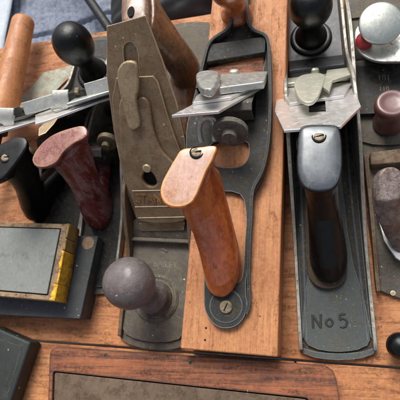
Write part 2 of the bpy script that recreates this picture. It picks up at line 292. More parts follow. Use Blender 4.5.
# ---------------------------------------------------------------- plane parts (root-local: x right, y from heel to toe, z up)
def ell(c, a, bvec, n=28, k=1.0):
    out = []
    for i in range(n):
        t = 2*math.pi*i/n; cx, sy = math.cos(t), math.sin(t)
        out.append(V(c)+V(a)*math.copysign(abs(cx)**k, cx)+V(bvec)*math.copysign(abs(sy)**k, sy))
    return out
def tote(rt, m, mtop, base_px, front_px, tip_px, tongue_px, zb, zt, hwb=1.35, hwt=1.15, foot=(0, 0), nut=True, seat=2.1, round_top=.0, nut_f=.16, slabh=.9, name='tote', fat=1.0, push=(0, 0), dome=.0):
    """rear handle: leaning oval grip, tongue-shaped top with the horn towards the heel, foot running forward"""
    bp = loc(rt, P(*base_px, zb)); fp = loc(rt, P(*front_px, zt)); hp = loc(rt, P(*tip_px, zt)); d = (fp-hp); phi = math.atan2(-d.x, d.y); dn = d.normalized()
    top = hp+d*.60; b = B(); S = []; bp.z = 0; top.z = 0
    print(name, rt.name, 'base', tuple(round(q, 1) for q in bp), 'top', tuple(round(q, 1) for q in top), 'phi', round(math.degrees(phi)), 'len', round(d.length, 1))
    for f, g, ry, k in ((-.02, 0, seat, 1.0), (.08, .0, seat, 1.0), (.2, .10, seat*.87, .96), (.37, .36, seat*.80, .87), (.53, .64, seat*.80, .83), (.69, .86, min(seat*.9, d.length*.4), .86), (.83, .93, d.length*.40, .92), (.93, 1.0, d.length*.44, .96)):
        c = bp+(top-bp)*g+V((push[0], push[1], 0))*math.sin(max(0, f)*math.pi); c.z = zb+(zt-zb)*f; hw = hwb+(hwt-hwb)*f; k = 1-(1-k)/fat**3; ry = ry*(1+(fat-1)*(f < .8)); a = phi*min(1, max(0, f*1.2-.1))
        S.append(ell(c, V((hw*k*math.cos(a), hw*k*math.sin(a), 0)), V((-ry*math.sin(a), ry*math.cos(a), 0)), k=.92))
    b.loft(S)
    if foot:
        S = []; fx = V((foot[0], 0, 0))
        for t_, h, ww in ((.3, 2.6, .9), (1.6, 2.5, .88), (3.4, 1.9, .8), (5.0, 1.5, .7), (6.2, 1.1, .5)):
            S.append(ell(bp+V((foot[0]*t_/6, t_+foot[1], zb+h/2-.05)), (hwb*ww, 0, 0), (0, 0, h/2), k=.75))
        b.loft(S)
    tg = [tuple(q) for q in smooth_pts([loc(rt, P(u, v, zt)).xy.to_3d() for u, v in tongue_px], 4)]; tg = [(q[0], q[1]) for q in tg]
    cx = sum(q[0] for q in tg)/len(tg); cy = sum(q[1] for q in tg)/len(tg)
    def ring(z, s): return [V((cx+(x-cx)*s, cy+(y-cy)*s, z)) for x, y in tg]
    if round_top: b.loft([ring(zt-slabh-.5, .62), ring(zt-slabh, .84), ring(zt-slabh*.5, .97), ring(zt-.25, 1.0), ring(zt-.05, .95), ring(zt+.12, .8), ring(zt+.22, .5), ring(zt+.25, .2)])
    else: b.loft([ring(zt-slabh-.5, .6), ring(zt-slabh, .82), ring(zt-slabh*.5, .96), ring(zt-.2, 1.01), ring(zt, 1.0)])
    t = b.build(name, m, rt, remesh=.075, smooth=5)
    pz = zt+(.2 if round_top else dome*.8)
    if not round_top:
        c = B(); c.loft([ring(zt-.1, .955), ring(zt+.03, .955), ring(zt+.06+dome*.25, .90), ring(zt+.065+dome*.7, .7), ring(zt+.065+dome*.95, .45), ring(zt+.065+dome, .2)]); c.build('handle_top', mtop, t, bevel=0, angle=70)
    if nut:
        q = fp-d*nut_f; nx, ny, nz = q.x, q.y, pz+.03; ax = (dn.x*.25, dn.y*.25, 1)
        B().lathe([(.5, -.1), (.5, .045), (.44, .06), (.38, .0), (.0001, -.02)], O=(nx, ny, nz), axis=ax, seg=32).build('nut_shade_ring', 'shade_and_knot', t, bevel=0)  # black ring paints the shade of a sunken nut hole
        w = B(); w.lathe([(.37, -.1), (.37, .03), (.30, .075), (.0001, .08)], O=(nx, ny, nz), axis=ax, seg=32); n_ = w.build('handle_nut', 'dull_nut', t, bevel=0)
        B().box(-.34, .34, -.05, .05, .06, .10, Matrix.Translation((nx, ny, nz)) @ Matrix.Rotation(.25, 4, 'Z')).build('slot', 'shade_and_knot', n_, bevel=0)
    return t
KNOB = [(1.45, 0), (1.5, .15), (1.42, .45), (1.15, .9), (.98, 1.5), (.98, 2.0), (1.15, 2.6), (1.5, 3.1), (1.78, 3.7), (1.88, 4.4), (1.78, 5.1), (1.5, 5.65), (1.1, 6.0), (.6, 6.18), (.0001, 6.24)]
def knob(parent, m, x, y, z, s=1.0, h=1.0, lean=(0, 0), prof=KNOB, ring=None, name='knob'):
    pr = [tuple(p) for p in smooth_pts([(r*s, zz*h) for r, zz in prof], 4, False)]; pr = [(max(.0001, r), zz) for r, zz in pr]
    k = B().lathe(pr, O=(x, y, z), axis=(lean[0], lean[1], 1)).build(name, m, parent, bevel=0, angle=60)
    return k
def cheek(side, hw, th, prof, b):
    pts = [(p[0], p[1]) for p in prof]
    x0 = hw-th if side > 0 else -hw
    b.prism(pts, 0, th, O=(x0, 0, 0), U=(0, 1, 0), Vv=(0, 0, 1), W=(1, 0, 0))
def incl(mouth_y, z0=.4, pitch=45, yaw=0, x0=0):
    a = rad(pitch); Rz = Matrix.Rotation(rad(yaw), 3, 'Z'); O = V((x0, mouth_y, z0))
    return O, Rz @ V((0, -math.cos(a), math.sin(a))), Rz @ V((0, math.sin(a), math.cos(a))), Rz @ V((1, 0, 0))
def on_incl(rt, px, fr, off=0):
    """outline seen on the sloping bed plane -> (u, v) on that plane"""
    O, Vv, W, U = fr; R = WM[rt].to_3x3(); Ow = WM[rt] @ (O+W*off); Ww = R @ W; out = []
    for u, v in px:
        p = loc(rt, hit(u, v, Ow, Ww)) - (O+W*off); out.append((p.dot(U), p.dot(Vv)))
    return out
def iprism(b, pts, w0, w1, fr, holes=()):
    O, Vv, W, U = fr; return b.prism(pts, w0, w1, O=O, U=U, Vv=Vv, W=W, holes=holes)

HUMP = [(.0, 0), (.0, .85), (.4, 1.05), (7, 1.1), (10, 1.5), (13, 2.6), (15.5, 3.9), (18, 4.7), (20.5, 4.8), (23, 4.4), (25.2, 3.0), (27, 1.7), (29, 1.2), (33, 1.1), (35.2, .9), (35.5, 0)]
def body(parent, hw, m, L=35.5, th=.32, heel_r=1.6, rail='rail_steel', bed='japan', front_bed=None, mouth=25.4, hump=HUMP, gap=.004):
    s = L/35.5
    arc = [(-hw, .9), (-hw*.9, .45), (-hw*.6, .12), (-hw*.3, 0), (0, -.05), (hw*.3, 0), (hw*.6, .12), (hw*.9, .45), (hw, .9)]
    out = arc+[(x, L-y) for x, y in reversed(arc)]
    b = B(); b.prism(out, 0, .38); o = b.build('body', m, parent, bevel=.06)
    pr = [(y*s, z) for y, z in hump]; pr[0] = (.75, .2); pr[1] = (.75, .7); pr[2] = (1.3, 1.0); pr[-1] = (L-.75, .2); pr[-2] = (L-.8, .8)
    pr = pr[:1]+[tuple(p) for p in smooth_pts(pr[1:-1], 4, False)]+pr[-1:]
    for sd_ in (-1, 1):
        b = B(); cheek(sd_, hw, th, pr, b); b.build('side_rail', rail, o, bevel=.1, seg=3, xf=Matrix.Translation((0, 0, 0)))
    ih = hw-th-gap
    arc2 = [(x*ih/hw, y+.62) for x, y in arc]
    b = B(); b.prism(arc2+[(ih, mouth-2.2), (-ih, mouth-2.2)], .36, .62); b.build('rear_bed', bed, o, bevel=.05)
    b = B(); b.prism([(-ih, mouth+.6), (ih, mouth+.6)]+[(x, L-y) for x, y in reversed(arc2)], .36, .66); b.build('front_bed', front_bed or bed, o, bevel=.05)
    b = B(); b.prism([(mouth+.5, .37), (mouth+.7, 1.5), (mouth+1.0, 1.62), (mouth+1.9, 1.3), (mouth+2.6, .72), (mouth+2.6, .37)], -ih, ih, U=(0, 1, 0), Vv=(0, 0, 1), W=(1, 0, 0))
    b.build('cross_rib', front_bed or bed, o, bevel=.08)
    return o
def frog(parent, fr, m='dark_metal', hw=2.1, z0=.6, wheel='brass', wx=0.0, wr=1.2, vtop=7.8, wv=5.6, wpos=None):
    O, Vv, W, U_ = fr; b = B(); top = O+Vv*vtop; 
    prof = [(O.y-1.0, z0), (O.y-.35, O.z+.3), (top.y, top.z), (top.y-.7, top.z-.3), (top.y-.6, top.z-2.2), (top.y+1.0, 2.2), (top.y+.3, 1.2), (top.y+.3, z0)]
    b.prism(prof, -hw, hw, U=(0, 1, 0), Vv=(0, 0, 1), W=(1, 0, 0)); f = b.build('frog', m, parent, bevel=.12)
    yz = O+Vv*wv; wy = yz.y-1.9; wz = yz.z-.7
    if wpos: wx, wy, wz = wpos; wy -= .6
    q = B(); q.lathe([(.35, 0), (.35, .15), (wr*.85, .2), (wr, .3), (wr, .75), (wr*.8, .85), (wr*.45, .85), (wr*.4, 1.3), (.0001, 1.35)], O=(wx, wy+.6, wz), axis=(0, -1, .35), seg=40)
    ww = q.build('adjusting_wheel', wheel, f, bevel=.03)
    return f

# ================================================================ the setting
b = B(); b.box(-75, 75, -60, 95, -52.2, -52); o = b.build('ground', 'ground_mat', None, bevel=0); o['kind'] = 'structure'
# workbench: two boards with a joint between them, seen edge of the top far left
tb = root('workbench', (0, 0, 0), 0, 'worn orange brown wooden table top with dark board gaps, under all planes', 'table')
far = [P(-40, 75, 0), P(15, 58, 0), P(70, 47, 0), P(128, 38, 0), P(260, 20, 0)]
fy = lambda x: 33.3+(.02*x)
pA = P(-60, 333, 0); pB = P(360, 364, 0); sl = (pB.y-pA.y)/(pB.x-pA.x); yl = lambda x: pA.y+sl*(x-pA.x)
B().prism([(-60, yl(-60)), (40, yl(40)), (40, 37.0), (-10, 34.6), (-60, 33.0)], -2.4, 0).build('board', 'table_wood', tb, bevel=.12)
xg = P(296, 380, 0).x
B().prism([(-60, -25), (xg-.07, -25), (xg-.07, yl(xg)-.16), (-60, yl(-60)-.16)], -2.4, -.05).build('board', 'table_wood', tb, bevel=.08)
B().prism([(xg+.07, -25), (40, -25), (40, yl(40)-.16), (xg+.07, yl(xg)-.16)], -2.4, -.02).build('board', 'table_wood', tb, bevel=.08)
for x, y in ((-52, 28), (34, 30), (-52, -20), (34, -20)): B().box(x-2.5, x+2.5, y-2.5, y+2.5, -52, -2.4).build('leg', 'table_wood', tb, bevel=.2)

# ================================================================ things behind and below the table edge
def cloth(name, m, x0, x1, y0, y1, z, fold, label, cat, nx=160, ny=120, th=.15, rot=0, outline=None):
    b = bmesh.new(); g = [[b.verts.new((x0+(x1-x0)*i/nx, y0+(y1-y0)*j/ny, 0)) for j in range(ny+1)] for i in range(nx+1)]
    for i in range(nx):
        for j in range(ny): b.faces.new((g[i][j], g[i+1][j], g[i+1][j+1], g[i][j+1]))
    R_ = Matrix.Rotation(rot, 2)
    for col in g:
        for v in col: v.co.z = z+fold(v.co.x, v.co.y)
    q = B(); q.add(b); o = q.build(name, m, None, bevel=0)
    k = o.modifiers.new('t', 'SOLIDIFY'); k.thickness = th*CM; tag(o, label, cat); return o
def rib(x, y):
    t = x*.98+y*.22; u = y*.97-x*.25
    r = .28*abs(math.sin(t*3.1))**.7
    for c in (41.5, 50.5, 61): r -= .9*math.exp(-((u-c)/.35)**2)
    return r+1.1*mnoise.noise(V((x*.11, y*.11, 0)))+.25*mnoise.noise(V((x*.5, y*.5, 3)))
cloth('ribbed_cloth', 'blue_cloth', -62, 30, 33, 88, -10, rib, 'creased grey blue ribbed cloth beyond the far table edge, behind the black ball knob', 'cloth', nx=420, ny=220)
B_ = lambda x, y: .9*mnoise.noise(V((x*.1, y*.1, 7)))
o = cloth('pale_cloth', 'white_cloth', -75, -40.5, 33, 80, -6.5, lambda x, y: B_(x, y)-max(0, (x+45)*.35), 'smooth pale blue white cloth in the corner behind the orange wooden tool handle', 'cloth', nx=60, ny=60)
# thin black bar crossing the cloth
b = B(); p0, p1 = P(84, -8, -6.5), P(113, 34, -7.5); b.tube([p0+(p0-p1)*.8, p0, p1, p1+(p1-p0)*.7], .62, 12)
o = b.build('metal_bar', 'cord_black', None, bevel=0); tag(o, 'thin straight black bar lying across the blue ribbed cloth at the top edge', 'bar')
# black bag behind the heel of the reversed plane
b = bmesh.new(); bmesh.ops.create_grid(b, x_segments=110, y_segments=80, size=1)
for v in b.verts:
    x, y = v.co.x, v.co.y; r = max(0, 1-abs(x)**4)*max(0, 1-abs(y)**4)
    v.co = V((-8+x*15, 46.5+y*10.5, -6+5.6*r**.45+1.0*mnoise.noise(V((x*1.4, y*3.4, 1)))+.7*abs(mnoise.noise(V((x*2.2, y*7, 4))))+.3*mnoise.noise(V((x*9, y*12, 4)))))
q = B(); q.add(b); o = q.build('folded_bag', 'black_bag', None, bevel=0); k = o.modifiers.new('t', 'SOLIDIFY'); k.thickness = .002
tag(o, 'crumpled black fabric bag behind the heel of the brown reversed plane', 'bag')

# ================================================================ orange tool handle, top left
p0 = P(24, 19, 2.6); p1 = P(2, 116, 2.6); L = (p1-p0).length; ax = (p1-p0).normalized()
t = root('mallet_handle', (p1.x, p1.y, 0), 0, 'light orange brown round wooden handle with a blunt end lying at the top left corner', 'tool handle')
prof = [(.0001, 0), (.9, .02), (1.1, .12), (1.22, .4), (1.24, .8), (1.27, 2.5), (1.38, 6), (1.52, 10), (1.58, L), (1.45, L+1)]
B().lathe(prof, O=p0, axis=ax, seg=56).build('grip', 'handle_wood', t, bevel=0, world=True, angle=50)
q = B(); q.lathe([(.9, L+.9), (.95, L+2), (.5, L+2.2), (.45, L+9), (.0001, L+9.4)], O=p0, axis=ax, seg=32); q.build('shank', 'dark_metal', t, bevel=0, world=True)

# ================================================================ stones and boxes, left and bottom
def pix_slab(name, m, parent, px, z0, z1, bevel=.08, edge_r=0, wob=0):
    pts = [tuple(P(u, v, z1))[:2] for u, v in px]
    return B().prism(pts, z0, z1).build(name, m, parent, bevel=bevel, world=True)
def quad(px, z): return [V(P(u, v, z)).xy for u, v in px]
def inset(c, k, kk=None):
    """shrink a 4-corner outline by k cm"""
    n = len(c); out = []
    for i in range(n):
        a, b_, d = c[i-1], c[i], c[(i+1) % n]; e1 = (b_-a).normalized(); e2 = (d-b_).normalized(); n1 = V((-e1.y, e1.x)); n2 = V((-e2.y, e2.x)); 
        s = (n1+n2); s = s/(1+n1.dot(n2)); out.append(b_+s*k)
    return out
def roundpoly(c, r, n=4):
    out = []
    for i in range(len(c)):
        a, b_, d = c[i-1], c[i], c[(i+1) % len(c)]; p = b_+(a-b_).normalized()*r; q = b_+(d-b_).normalized()*r
        for k in range(n+1): t_ = k/n; out.append(p*(1-t_)**2+b_*2*t_*(1-t_)+q*t_*t_)
    return [tuple(x) for x in out]
# dark case under the stone box
cq = quad([(-58, 312), (80, 319), (98, 236), (-45, 232)], 2.4)      # counter-clockwise
cs = root('tool_case', (cq[1].x, cq[1].y, 0), 0, 'flat black slate coloured case under the taped sharpening stone box', 'case')
c0 = B().prism(roundpoly(cq, .12), 1.25, 2.4).build('lid', 'case_dark', cs, bevel=.1, world=True)
B().prism(roundpoly(inset(cq, .12), .12), 0, 1.2).build('base', 'case_dark', cs, bevel=.06, world=True)
e0 = inset(cq, 2.05)[1]
B().lathe([(.62, 2.36), (.60, 2.42), (.25, 2.425), (.0001, 2.425)], O=(P(88, 243, 2.4).x, P(88, 243, 2.4).y, 0), seg=24).build('rub_mark', 'tray_wood', c0, bevel=0, world=True)
# taped stone box
sq = quad([(-60, 291), (54, 301), (69, 224), (-46, 221)], 4.6)
sb = root('stone_box', (sq[1].x, sq[1].y, 2.42), 0, 'smooth grey sharpening stone in a shallow wooden box bound with torn yellow tape', 'sharpening stone')
inn = inset(sq, .42); inn[1] = inn[1]+(inn[0]-inn[1]).normalized()*.25; inn[2] = inn[2]+(inn[3]-inn[2]).normalized()*.25
B().prism(roundpoly(sq, .15), 3.3, 4.6, holes=[roundpoly(inn, .1)[::-1]]).build('rim', 'tray_wood', sb, bevel=.06, world=True)
B().prism(roundpoly(inset(sq, .03), .12), 2.42, 3.28).build('tray', 'tray_wood', sb, bevel=.04, world=True)
B().prism(roundpoly(inset(inn, .09), .08), 3.3, 4.66).build('stone', 'stone_grey', sb, bevel=.05, world=True)
def tape_wrap(m, f0, f1, over, z0, z1, name='tape', zj=.0):
    a, c = sq[1], sq[2]; d = (c-a).normalized(); nrm = V((d.y, -d.x)); L_ = (c-a).length; pa = a+d*L_*f0; pc = a+d*L_*f1; n = 9
    b = bmesh.new(); rows = []
    prof = [(-over, z1+.04), (-over*.5, z1+.05), (.0, z1+.045), (.05, z1), (.06, (z0+z1)/2), (.05, z0)]
    for i in range(n+1):
        p = pa+(pc-pa)*i/n; rows.append([b.verts.new((p.x+nrm.x*(o_+(random.uniform(-.12, .12) if k == 0 else .012*random.random()))+d.x*0, p.y+nrm.y*o_, z+(.012*random.random() if 0 < k < 5 else (random.uniform(-.05, .08) if k == 5 else 0))+zj)) for k, (o_, z) in enumerate(prof)])
    for r0, r1 in zip(rows, rows[1:]):
        for k in range(len(prof)-1): b.faces.new((r0[k], r0[k+1], r1[k+1], r1[k]))
    q = B(); q.add(b); o = q.build(name, m, sb, bevel=0, world=True); k = o.modifiers.new('t', 'SOLIDIFY'); k.thickness = .0003; k.offset = 1; return o
tape_wrap('tape', .0, .21, .32, 2.55, 4.6)
tape_wrap('tape', .215, .44, .06, 2.5, 4.6, zj=.01)
tape_wrap('tape', .40, .64, .10, 2.6, 4.6, zj=.02)
tape_wrap('old_tape', .65, .80, .05, 2.6, 4.6)
tape_wrap('old_tape', .81, 1.0, .10, 2.7, 4.6, zj=.005)
# big wooden stone box at the bottom
bq = quad([(46, 470), (352, 470), (334, 366), (50, 346)], 2.3)
bb = root('wooden_stone_box', ((bq[0].x+bq[1].x)/2, bq[0].y, 0), 0, 'reddish brown wooden box around a flat brown stone at the bottom edge', 'sharpening stone')
rq = roundpoly(bq, 1.0, 6); hole = quad([(50, 470), (322, 470), (308, 398), (53, 371)], 2.3)
B().prism(rq, 1.0, 2.3, holes=[roundpoly(hole, .25)[::-1]]).build('rim', 'box_wood', bb, bevel=.16, seg=3, world=True)
B().prism(roundpoly(inset(bq, .05), .9, 6), 0, .98).build('base', 'box_wood', bb, bevel=.08, world=True)
B().prism(roundpoly(inset(hole, .1), .2), 1.0, 2.22).build('stone', 'stone_brown', bb, bevel=.08, seg=3, world=True)
for u, v in ((106, 355), (190, 362)):
    p = P(u, v, 2.3); B().lathe([(.16, 2.28), (.16, 2.325), (.0001, 2.33)], O=(p.x, p.y, 0), seg=16).build('nail_head', 'dark_metal', bb, bevel=0, world=True)
# dark block bottom left
dq = quad([(-60, 470), (-2, 440), (31, 342), (-6, 326), (-60, 322)], 1.9)
db = root('dark_block', (dq[1].x, dq[1].y, 0), 0, 'scratched blackish green block with a worn slanting edge in the bottom left corner', 'block')
m_ = B(); lo = [p+(V((-24, -3))-p).normalized()*-.25 for p in dq]
m_.prism([tuple(p) for p in dq], .0, 1.9); m_.build('block_body', 'case_green', db, bevel=.28, seg=3, world=True)
q = B(); p0 = P(-10, 336, 1.9); p1 = P(22, 347, 1.9); p2 = P(0, 420, 1.9)
q.tube([(p0.x, p0.y, 1.9), (p1.x, p1.y, 1.9), (p2.x, p2.y, 1.9)], .04, 6); q.build('scored_line', 'case_green', db, bevel=0, world=True)

# ================================================================ plane marked No 5
n5 = root('bench_plane', (1.78, -.32, 0), .012, 'long metal plane marked No 5 with a glossy black handle and bare steel rails', 'hand plane')
bd = body(n5, 3.02, 'grime_iron', gap=.16, L=35.5, bed='japan_heel', front_bed='japan_gloss', mouth=25.0)
B().prism([(-2.99, .9), (-2.7, .45), (-1.8, .12), (-.9, 0), (0, -.05), (.9, 0), (1.8, .12), (2.7, .45), (2.99, .9), (2.7, .88), (1.8, .62), (.9, .52), (0, .48), (-.9, .52), (-1.8, .62), (-2.7, .88)], .39, .47).build('heel_lip', 'japan_heel', bd, bevel=.05)
B().prism([(x, y) for x, y in smooth_pts([(-1.62, 7.4), (-1.45, 6.4), (-.9, 5.72), (0, 5.48), (.9, 5.72), (1.45, 6.4), (1.62, 7.4), (1.6, 10), (1.3, 14), (.7, 15.2), (-.7, 15.2), (-1.3, 14), (-1.6, 10)], 4)], .6, 1.12, O=(-.38, 0, 0)).build('handle_seat', 'grime_iron', bd, bevel=.14, seg=3)
# darker trough either side of the handle, as cast
for sx in (-1, 1):
    B().tube([(sx*2.35, 1.5, .6), (sx*2.3, 4, .62), (sx*2.2, 8, .64), (sx*2.1, 13, .66), (sx*2.2, 19, .64), (sx*2.3, 23, .6)], [.03, .1, .13, .13, .13, .05], 8).build('bed_ridge', 'japan', bd, bevel=0)
    B().prism([(sx*2.66, 1.6), (sx*2.60, 1.7), (sx*2.3, 4.8), (sx*1.72, 7.4), (sx*1.5, 10), (sx*1.35, 15), (sx*1.3, 22.5), (sx*2.66, 22.5)][::int(sx)], .61, .67).build('bed_web', 'japan', bd, bevel=.02)
lt = loc(n5, P(331, 321, .64)); lr = loc(n5, P(348, 322, .64))
def cast_text(parent, strokes, O, m, r=.055, sx=1, sy=1, name='lettering'):
    """hand cut raised letters: strokes in cm"""
    b = B()
    for st in strokes:
        b.tube([(O[0]+x*sx, O[1]+y*sy, O[2]) for x, y in st], r, 8, flat=.8)
    return b.build(name, m, parent, bevel=0)
S5 = [[(0, 0), (0, .95)], [(0, .95), (.55, .02)], [(.55, .02), (.57, .98)],
      [(1.18+.24*math.cos(a), .36+.27*math.sin(a)) for a in [rad(30*k) for k in range(13)]],
      [(2.42, .98), (1.98, .96)], [(1.98, .96), (1.95, .58)],
      [(1.95, .56), (2.18, .64), (2.38, .54), (2.44, .34), (2.34, .12), (2.12, .02), (1.92, .1)]]
random.seed(3); S5 = [[(x+random.uniform(-.03, .03), y+random.uniform(-.03, .03)) for x, y in st] for st in S5]
cast_text(bd, S5, (lt.x-1.42, lt.y-.55, .615), 'letter_dark', r=.10, sx=1.08, sy=1.12, name='number_lettering')
cast_text(bd, [[(0, 0), (0, .25)], [(.3, .02), (.3, .28)], [(.55, .05), (.75, .05)]], (lt.x+1.15, lt.y-.5, .63), 'japan_heel', r=.04, name='cast_marks')
fr5 = incl(25.0, .35, 45); fg = frog(n5, fr5, 'dark_metal', hw=1.7, wr=1.5, vtop=8.2, wheel='dull_nut', wpos=tuple(loc(n5, P(316, 139, 7.2))))
w0 = .05
ip = on_incl(n5, [(275, 114), (284, 133), (341, 129), (361, 109), (353, 83)], fr5, w0)
cp = on_incl(n5, [(281, 95), (290, 105), (344, 97), (354, 82), (347, 73)], fr5, w0+.35)
lc = on_incl(n5, [(284, 84), (351, 77), (350, 68)], fr5, w0+.9)
hl = on_incl(n5, [(309, 103), (309, 115), (326, 114), (325, 101)], fr5, w0)
print('iron', ip, 'cap', cp, 'lc', lc)
def iron_set(rt, fr, ip, cp, hl, w0=.05, m='steel', iw=None):
    b = B(); l = min(p[0] for p in ip)+.12; r = max(p[0] for p in ip)-.12
    b2 = [(l, 0)]+[ip[0], ip[1], ip[2], ip[3]]+[(r, 0)]
    iprism(b, b2, w0, w0+.22, fr, holes=[hl[::-1]] if hl else ()); i_ = b.build('iron', m, rt, bevel=.035)
    b = B(); l = cp[0][0]; r = cp[3][0]
    capo = [(l+.05, .4), cp[0], cp[1], cp[2], cp[3], (r-.05, .4)]
    iprism(b, capo, w0+.24, w0+.5, fr); c_ = b.build('cap_iron', m, rt, bevel=.04)
    return i_, c_
iron_set(n5, fr5, ip, cp, hl)
b = B(); tpv = lc[0][1]; 
iprism(b, [(lc[0][0]+.1, .6), (lc[0][0]+.1, lc[0][1]-.1), (lc[0][0]+.35, lc[0][1]), (lc[1][0]-.35, lc[1][1]), (lc[1][0]-.1, lc[1][1]-.1), (lc[1][0]-.1, .6)], .62, 1.0, fr5)
lv = b.build('lever_cap', 'nickel', n5, bevel=.1, seg=3)
ct = on_incl(n5, [(296, 78), (294, 84), (296, 91), (299, 97), (304, 100.5), (311, 101), (316, 98), (320, 91), (323, 83), (325, 75), (318, 72), (303, 74)], fr5, 1.5)
b = B(); iprism(b, [tuple(p) for p in smooth_pts(ct, 3)], 1.12, 1.45, fr5); cl = b.build('cam_lever', 'nickel', lv, bevel=.12, seg=3)
pv = on_incl(n5, [(315, 70)], fr5, 1.3)[0]; O, Vv, W, U_ = fr5
B().lathe([(.55, 0), (.55, .6), (.4, .75), (.0001, .8)], O=O+V((pv[0], 0, 0))+Vv*(pv[1]-.1)+W*.8, axis=W, seg=28).build('cam_pivot', 'nickel', lv, bevel=0)
# tilted lateral arm seen right of the cam lever
ar = on_incl(n5, [(323, 88), (329, 92), (333, 81), (352, 75), (351, 68), (327, 71)], fr5, 1.2)
b = B(); iprism(b, ar, 1.01, 1.3, fr5); b.build('cap_shoulder', 'nickel', lv, bevel=.06)
t5 = tote(n5, 'black_wood', 'worn_black', (328, 256), (319, 124), (319, 193), [(306, 125), (334, 125), (340, 131), (342, 148), (342, 168), (339, 182), (332, 190), (321, 192), (310, 191), (301, 184), (297, 170), (297, 150), (299, 132)], 1.0, 10.6, hwb=1.52, hwt=1.4, nut_f=.2, seat=2.25, dome=.12)
knob(n5, 'black_wood', -.28, 29.9, .95, s=1.02, h=1.0)
B().lathe([(1.95, 0), (2.0, .15), (1.9, .35), (1.55, .42), (1.4, .3), (.0001, .3)], O=(-.28, 29.9, .64), seg=48).build('knob_seat', 'japan_gloss', bd, bevel=0, angle=60)

# ================================================================ wooden bodied plane
tr = root('wooden_bodied_plane', (-6.48, .02, 0), -.062, 'plane with a long orange wooden block body, black iron frame and brown handle', 'hand plane')
wb = B().prism([(-3.78, 0), (3.78, 0), (3.6, 45), (-3.6, 45)], 0, 4.1).build('wooden_body', 'block_wood', tr, bevel=.14, seg=3)
ZT = 4.13
fo = flat_local(tr, [(204, 298), (205, 310), (211, 321), (219, 327), (228, 328), (237, 325), (244, 317), (247, 306), (246, 294), (246, 280), (250, 250), (251, 215), (254, 195), (264, 175), (268, 150), (269, 100), (268, 38), (254, 31), (248, 20), (249, -10), (250, -60), (222, -60), (228, -10), (231, 14), (228, 27), (209, 42), (203, 65), (193, 100), (186, 135), (190, 175), (200, 195), (203, 215), (204, 270)], ZT+.5)
h1 = flat_local(tr, [(208, 272), (212, 282), (222, 284), (238, 282), (243, 272), (245, 240), (246, 215), (240, 194), (214, 193), (209, 215)], ZT+.5)
h2 = flat_local(tr, [(216, 166), (238, 167), (247, 160), (249, 149), (244, 141), (214, 142), (209, 155)], ZT+.5)
h3 = flat_local(tr, [(209, 60), (262, 44), (263, 70), (260, 88), (232, 96), (203, 98)], ZT+.5)
sm2 = lambda l: [tuple(q)[:2] for q in smooth_pts([V((x, y, 0)) for x, y in l], 3)]
fm = B().prism(sm2(fo), ZT, ZT+.5, holes=[sm2(h1)[::-1], sm2(h2)[::-1], sm2(h3)[::-1]]).build('top_frame', 'japan', tr, bevel=.07)
def wall(px, z0, z1, th, m, name, rt, parent, zpx=None):
    pts = [V(loc(rt, P(u, v, zpx if zpx is not None else z1))) for u, v in px]; pts = smooth_pts([p.xy.to_3d() for p in pts], 4, False); b = bmesh.new(); rows = []
    for i, p in enumerate(pts):
        d = (pts[min(i+1, len(pts)-1)]-pts[max(i-1, 0)]).normalized(); n_ = V((-d.y, d.x, 0))*th/2
        zz = z1(i/(len(pts)-1)) if callable(z1) else z1
        rows.append([b.verts.new((q.x, q.y, z)) for q, z in ((p-n_, z0), (p+n_, z0), (p+n_, zz), (p-n_, zz))])
    for a, c in zip(rows, rows[1:]):
        for k in range(4): b.faces.new((a[k], a[(k+1) % 4], c[(k+1) % 4], c[k]))
    b.faces.new(rows[0][::-1]); b.faces.new(rows[-1]); q = B(); q.add(b); return q.build(name, m, parent, bevel=.06, seg=3)
wall([(248, -60), (247, -10), (247, 17), (253, 29), (266, 36), (269, 55), (270, 100), (268, 140), (262, 168), (252, 188), (250, 212), (248, 240), (247, 268), (247, 292), (247, 303), (244, 313)], ZT+.3, lambda t: 5.6-.93*min(1, max(0, t-.4)/.45), .28, 'japan', 'frame_rim', tr, fm, 5.6)
wall([(232, -60), (232, -10), (232, 10), (228, 27), (210, 41), (203, 62), (197, 88)], ZT+.3, 5.6, .28, 'japan', 'frame_rim', tr, fm, 5.6)
# bridge before the mouth and the wooden throat below it
br = flat_local(tr, [(209, 44), (266, 36), (265, 52), (206, 62)], 5.3)
B().prism(br, ZT+.2, 5.3).build('bridge', 'japan', fm, bevel=.1)
th_ = flat_local(tr, [(208, 68), (264, 54), (264, 72), (206, 88)], 4.6)
B().prism(th_, 3.9, 4.62).build('throat_wood', 'box_wood', wb, bevel=.05)
B().lathe([(1.28, 0), (1.3, .05), (1.26, .09), (.0001, .09)], O=tuple(loc(tr, P(226, 306, ZT+.5)))[:2]+(ZT+.48,), seg=40).build('rear_disc', 'japan', fm, bevel=0)
sp = loc(tr, P(226, 307, ZT+.6)); q = B(); q.lathe([(.50, 0), (.52, .08), (.46, .15), (.0001, .16)], O=(sp.x, sp.y, ZT+.57), seg=28); sc = q.build('frame_screw', 'dull_nut', fm, bevel=0)
B().box(-.33, .33, -.045, .045, .15, .18, Matrix.Translation((sp.x, sp.y, ZT+.57)) @ Matrix.Rotation(1.2, 4, 'Z')).build('slot', 'shade_and_knot', sc, bevel=0)
o_ = [(-.9, .12), (-.62, .55), (-.1, .8), (.45, .7), (.85, .2)]
for px in ((206, 328), (205, 340)):
    p = loc(tr, P(px[0], px[1], 4.12)); B().lathe([(.08, 0), (.08, .02), (.0001, .02)], O=(p.x, p.y, 4.1), seg=12).build('knot', 'shade_and_knot', wb, bevel=0)
frT = (V(loc(tr, P(232, 62, 4.3))), None, None); yT = frT[0].y+.2
frT = incl(loc(tr, P(216, 114, 9.4)).y+7.2, 2.2, 45)
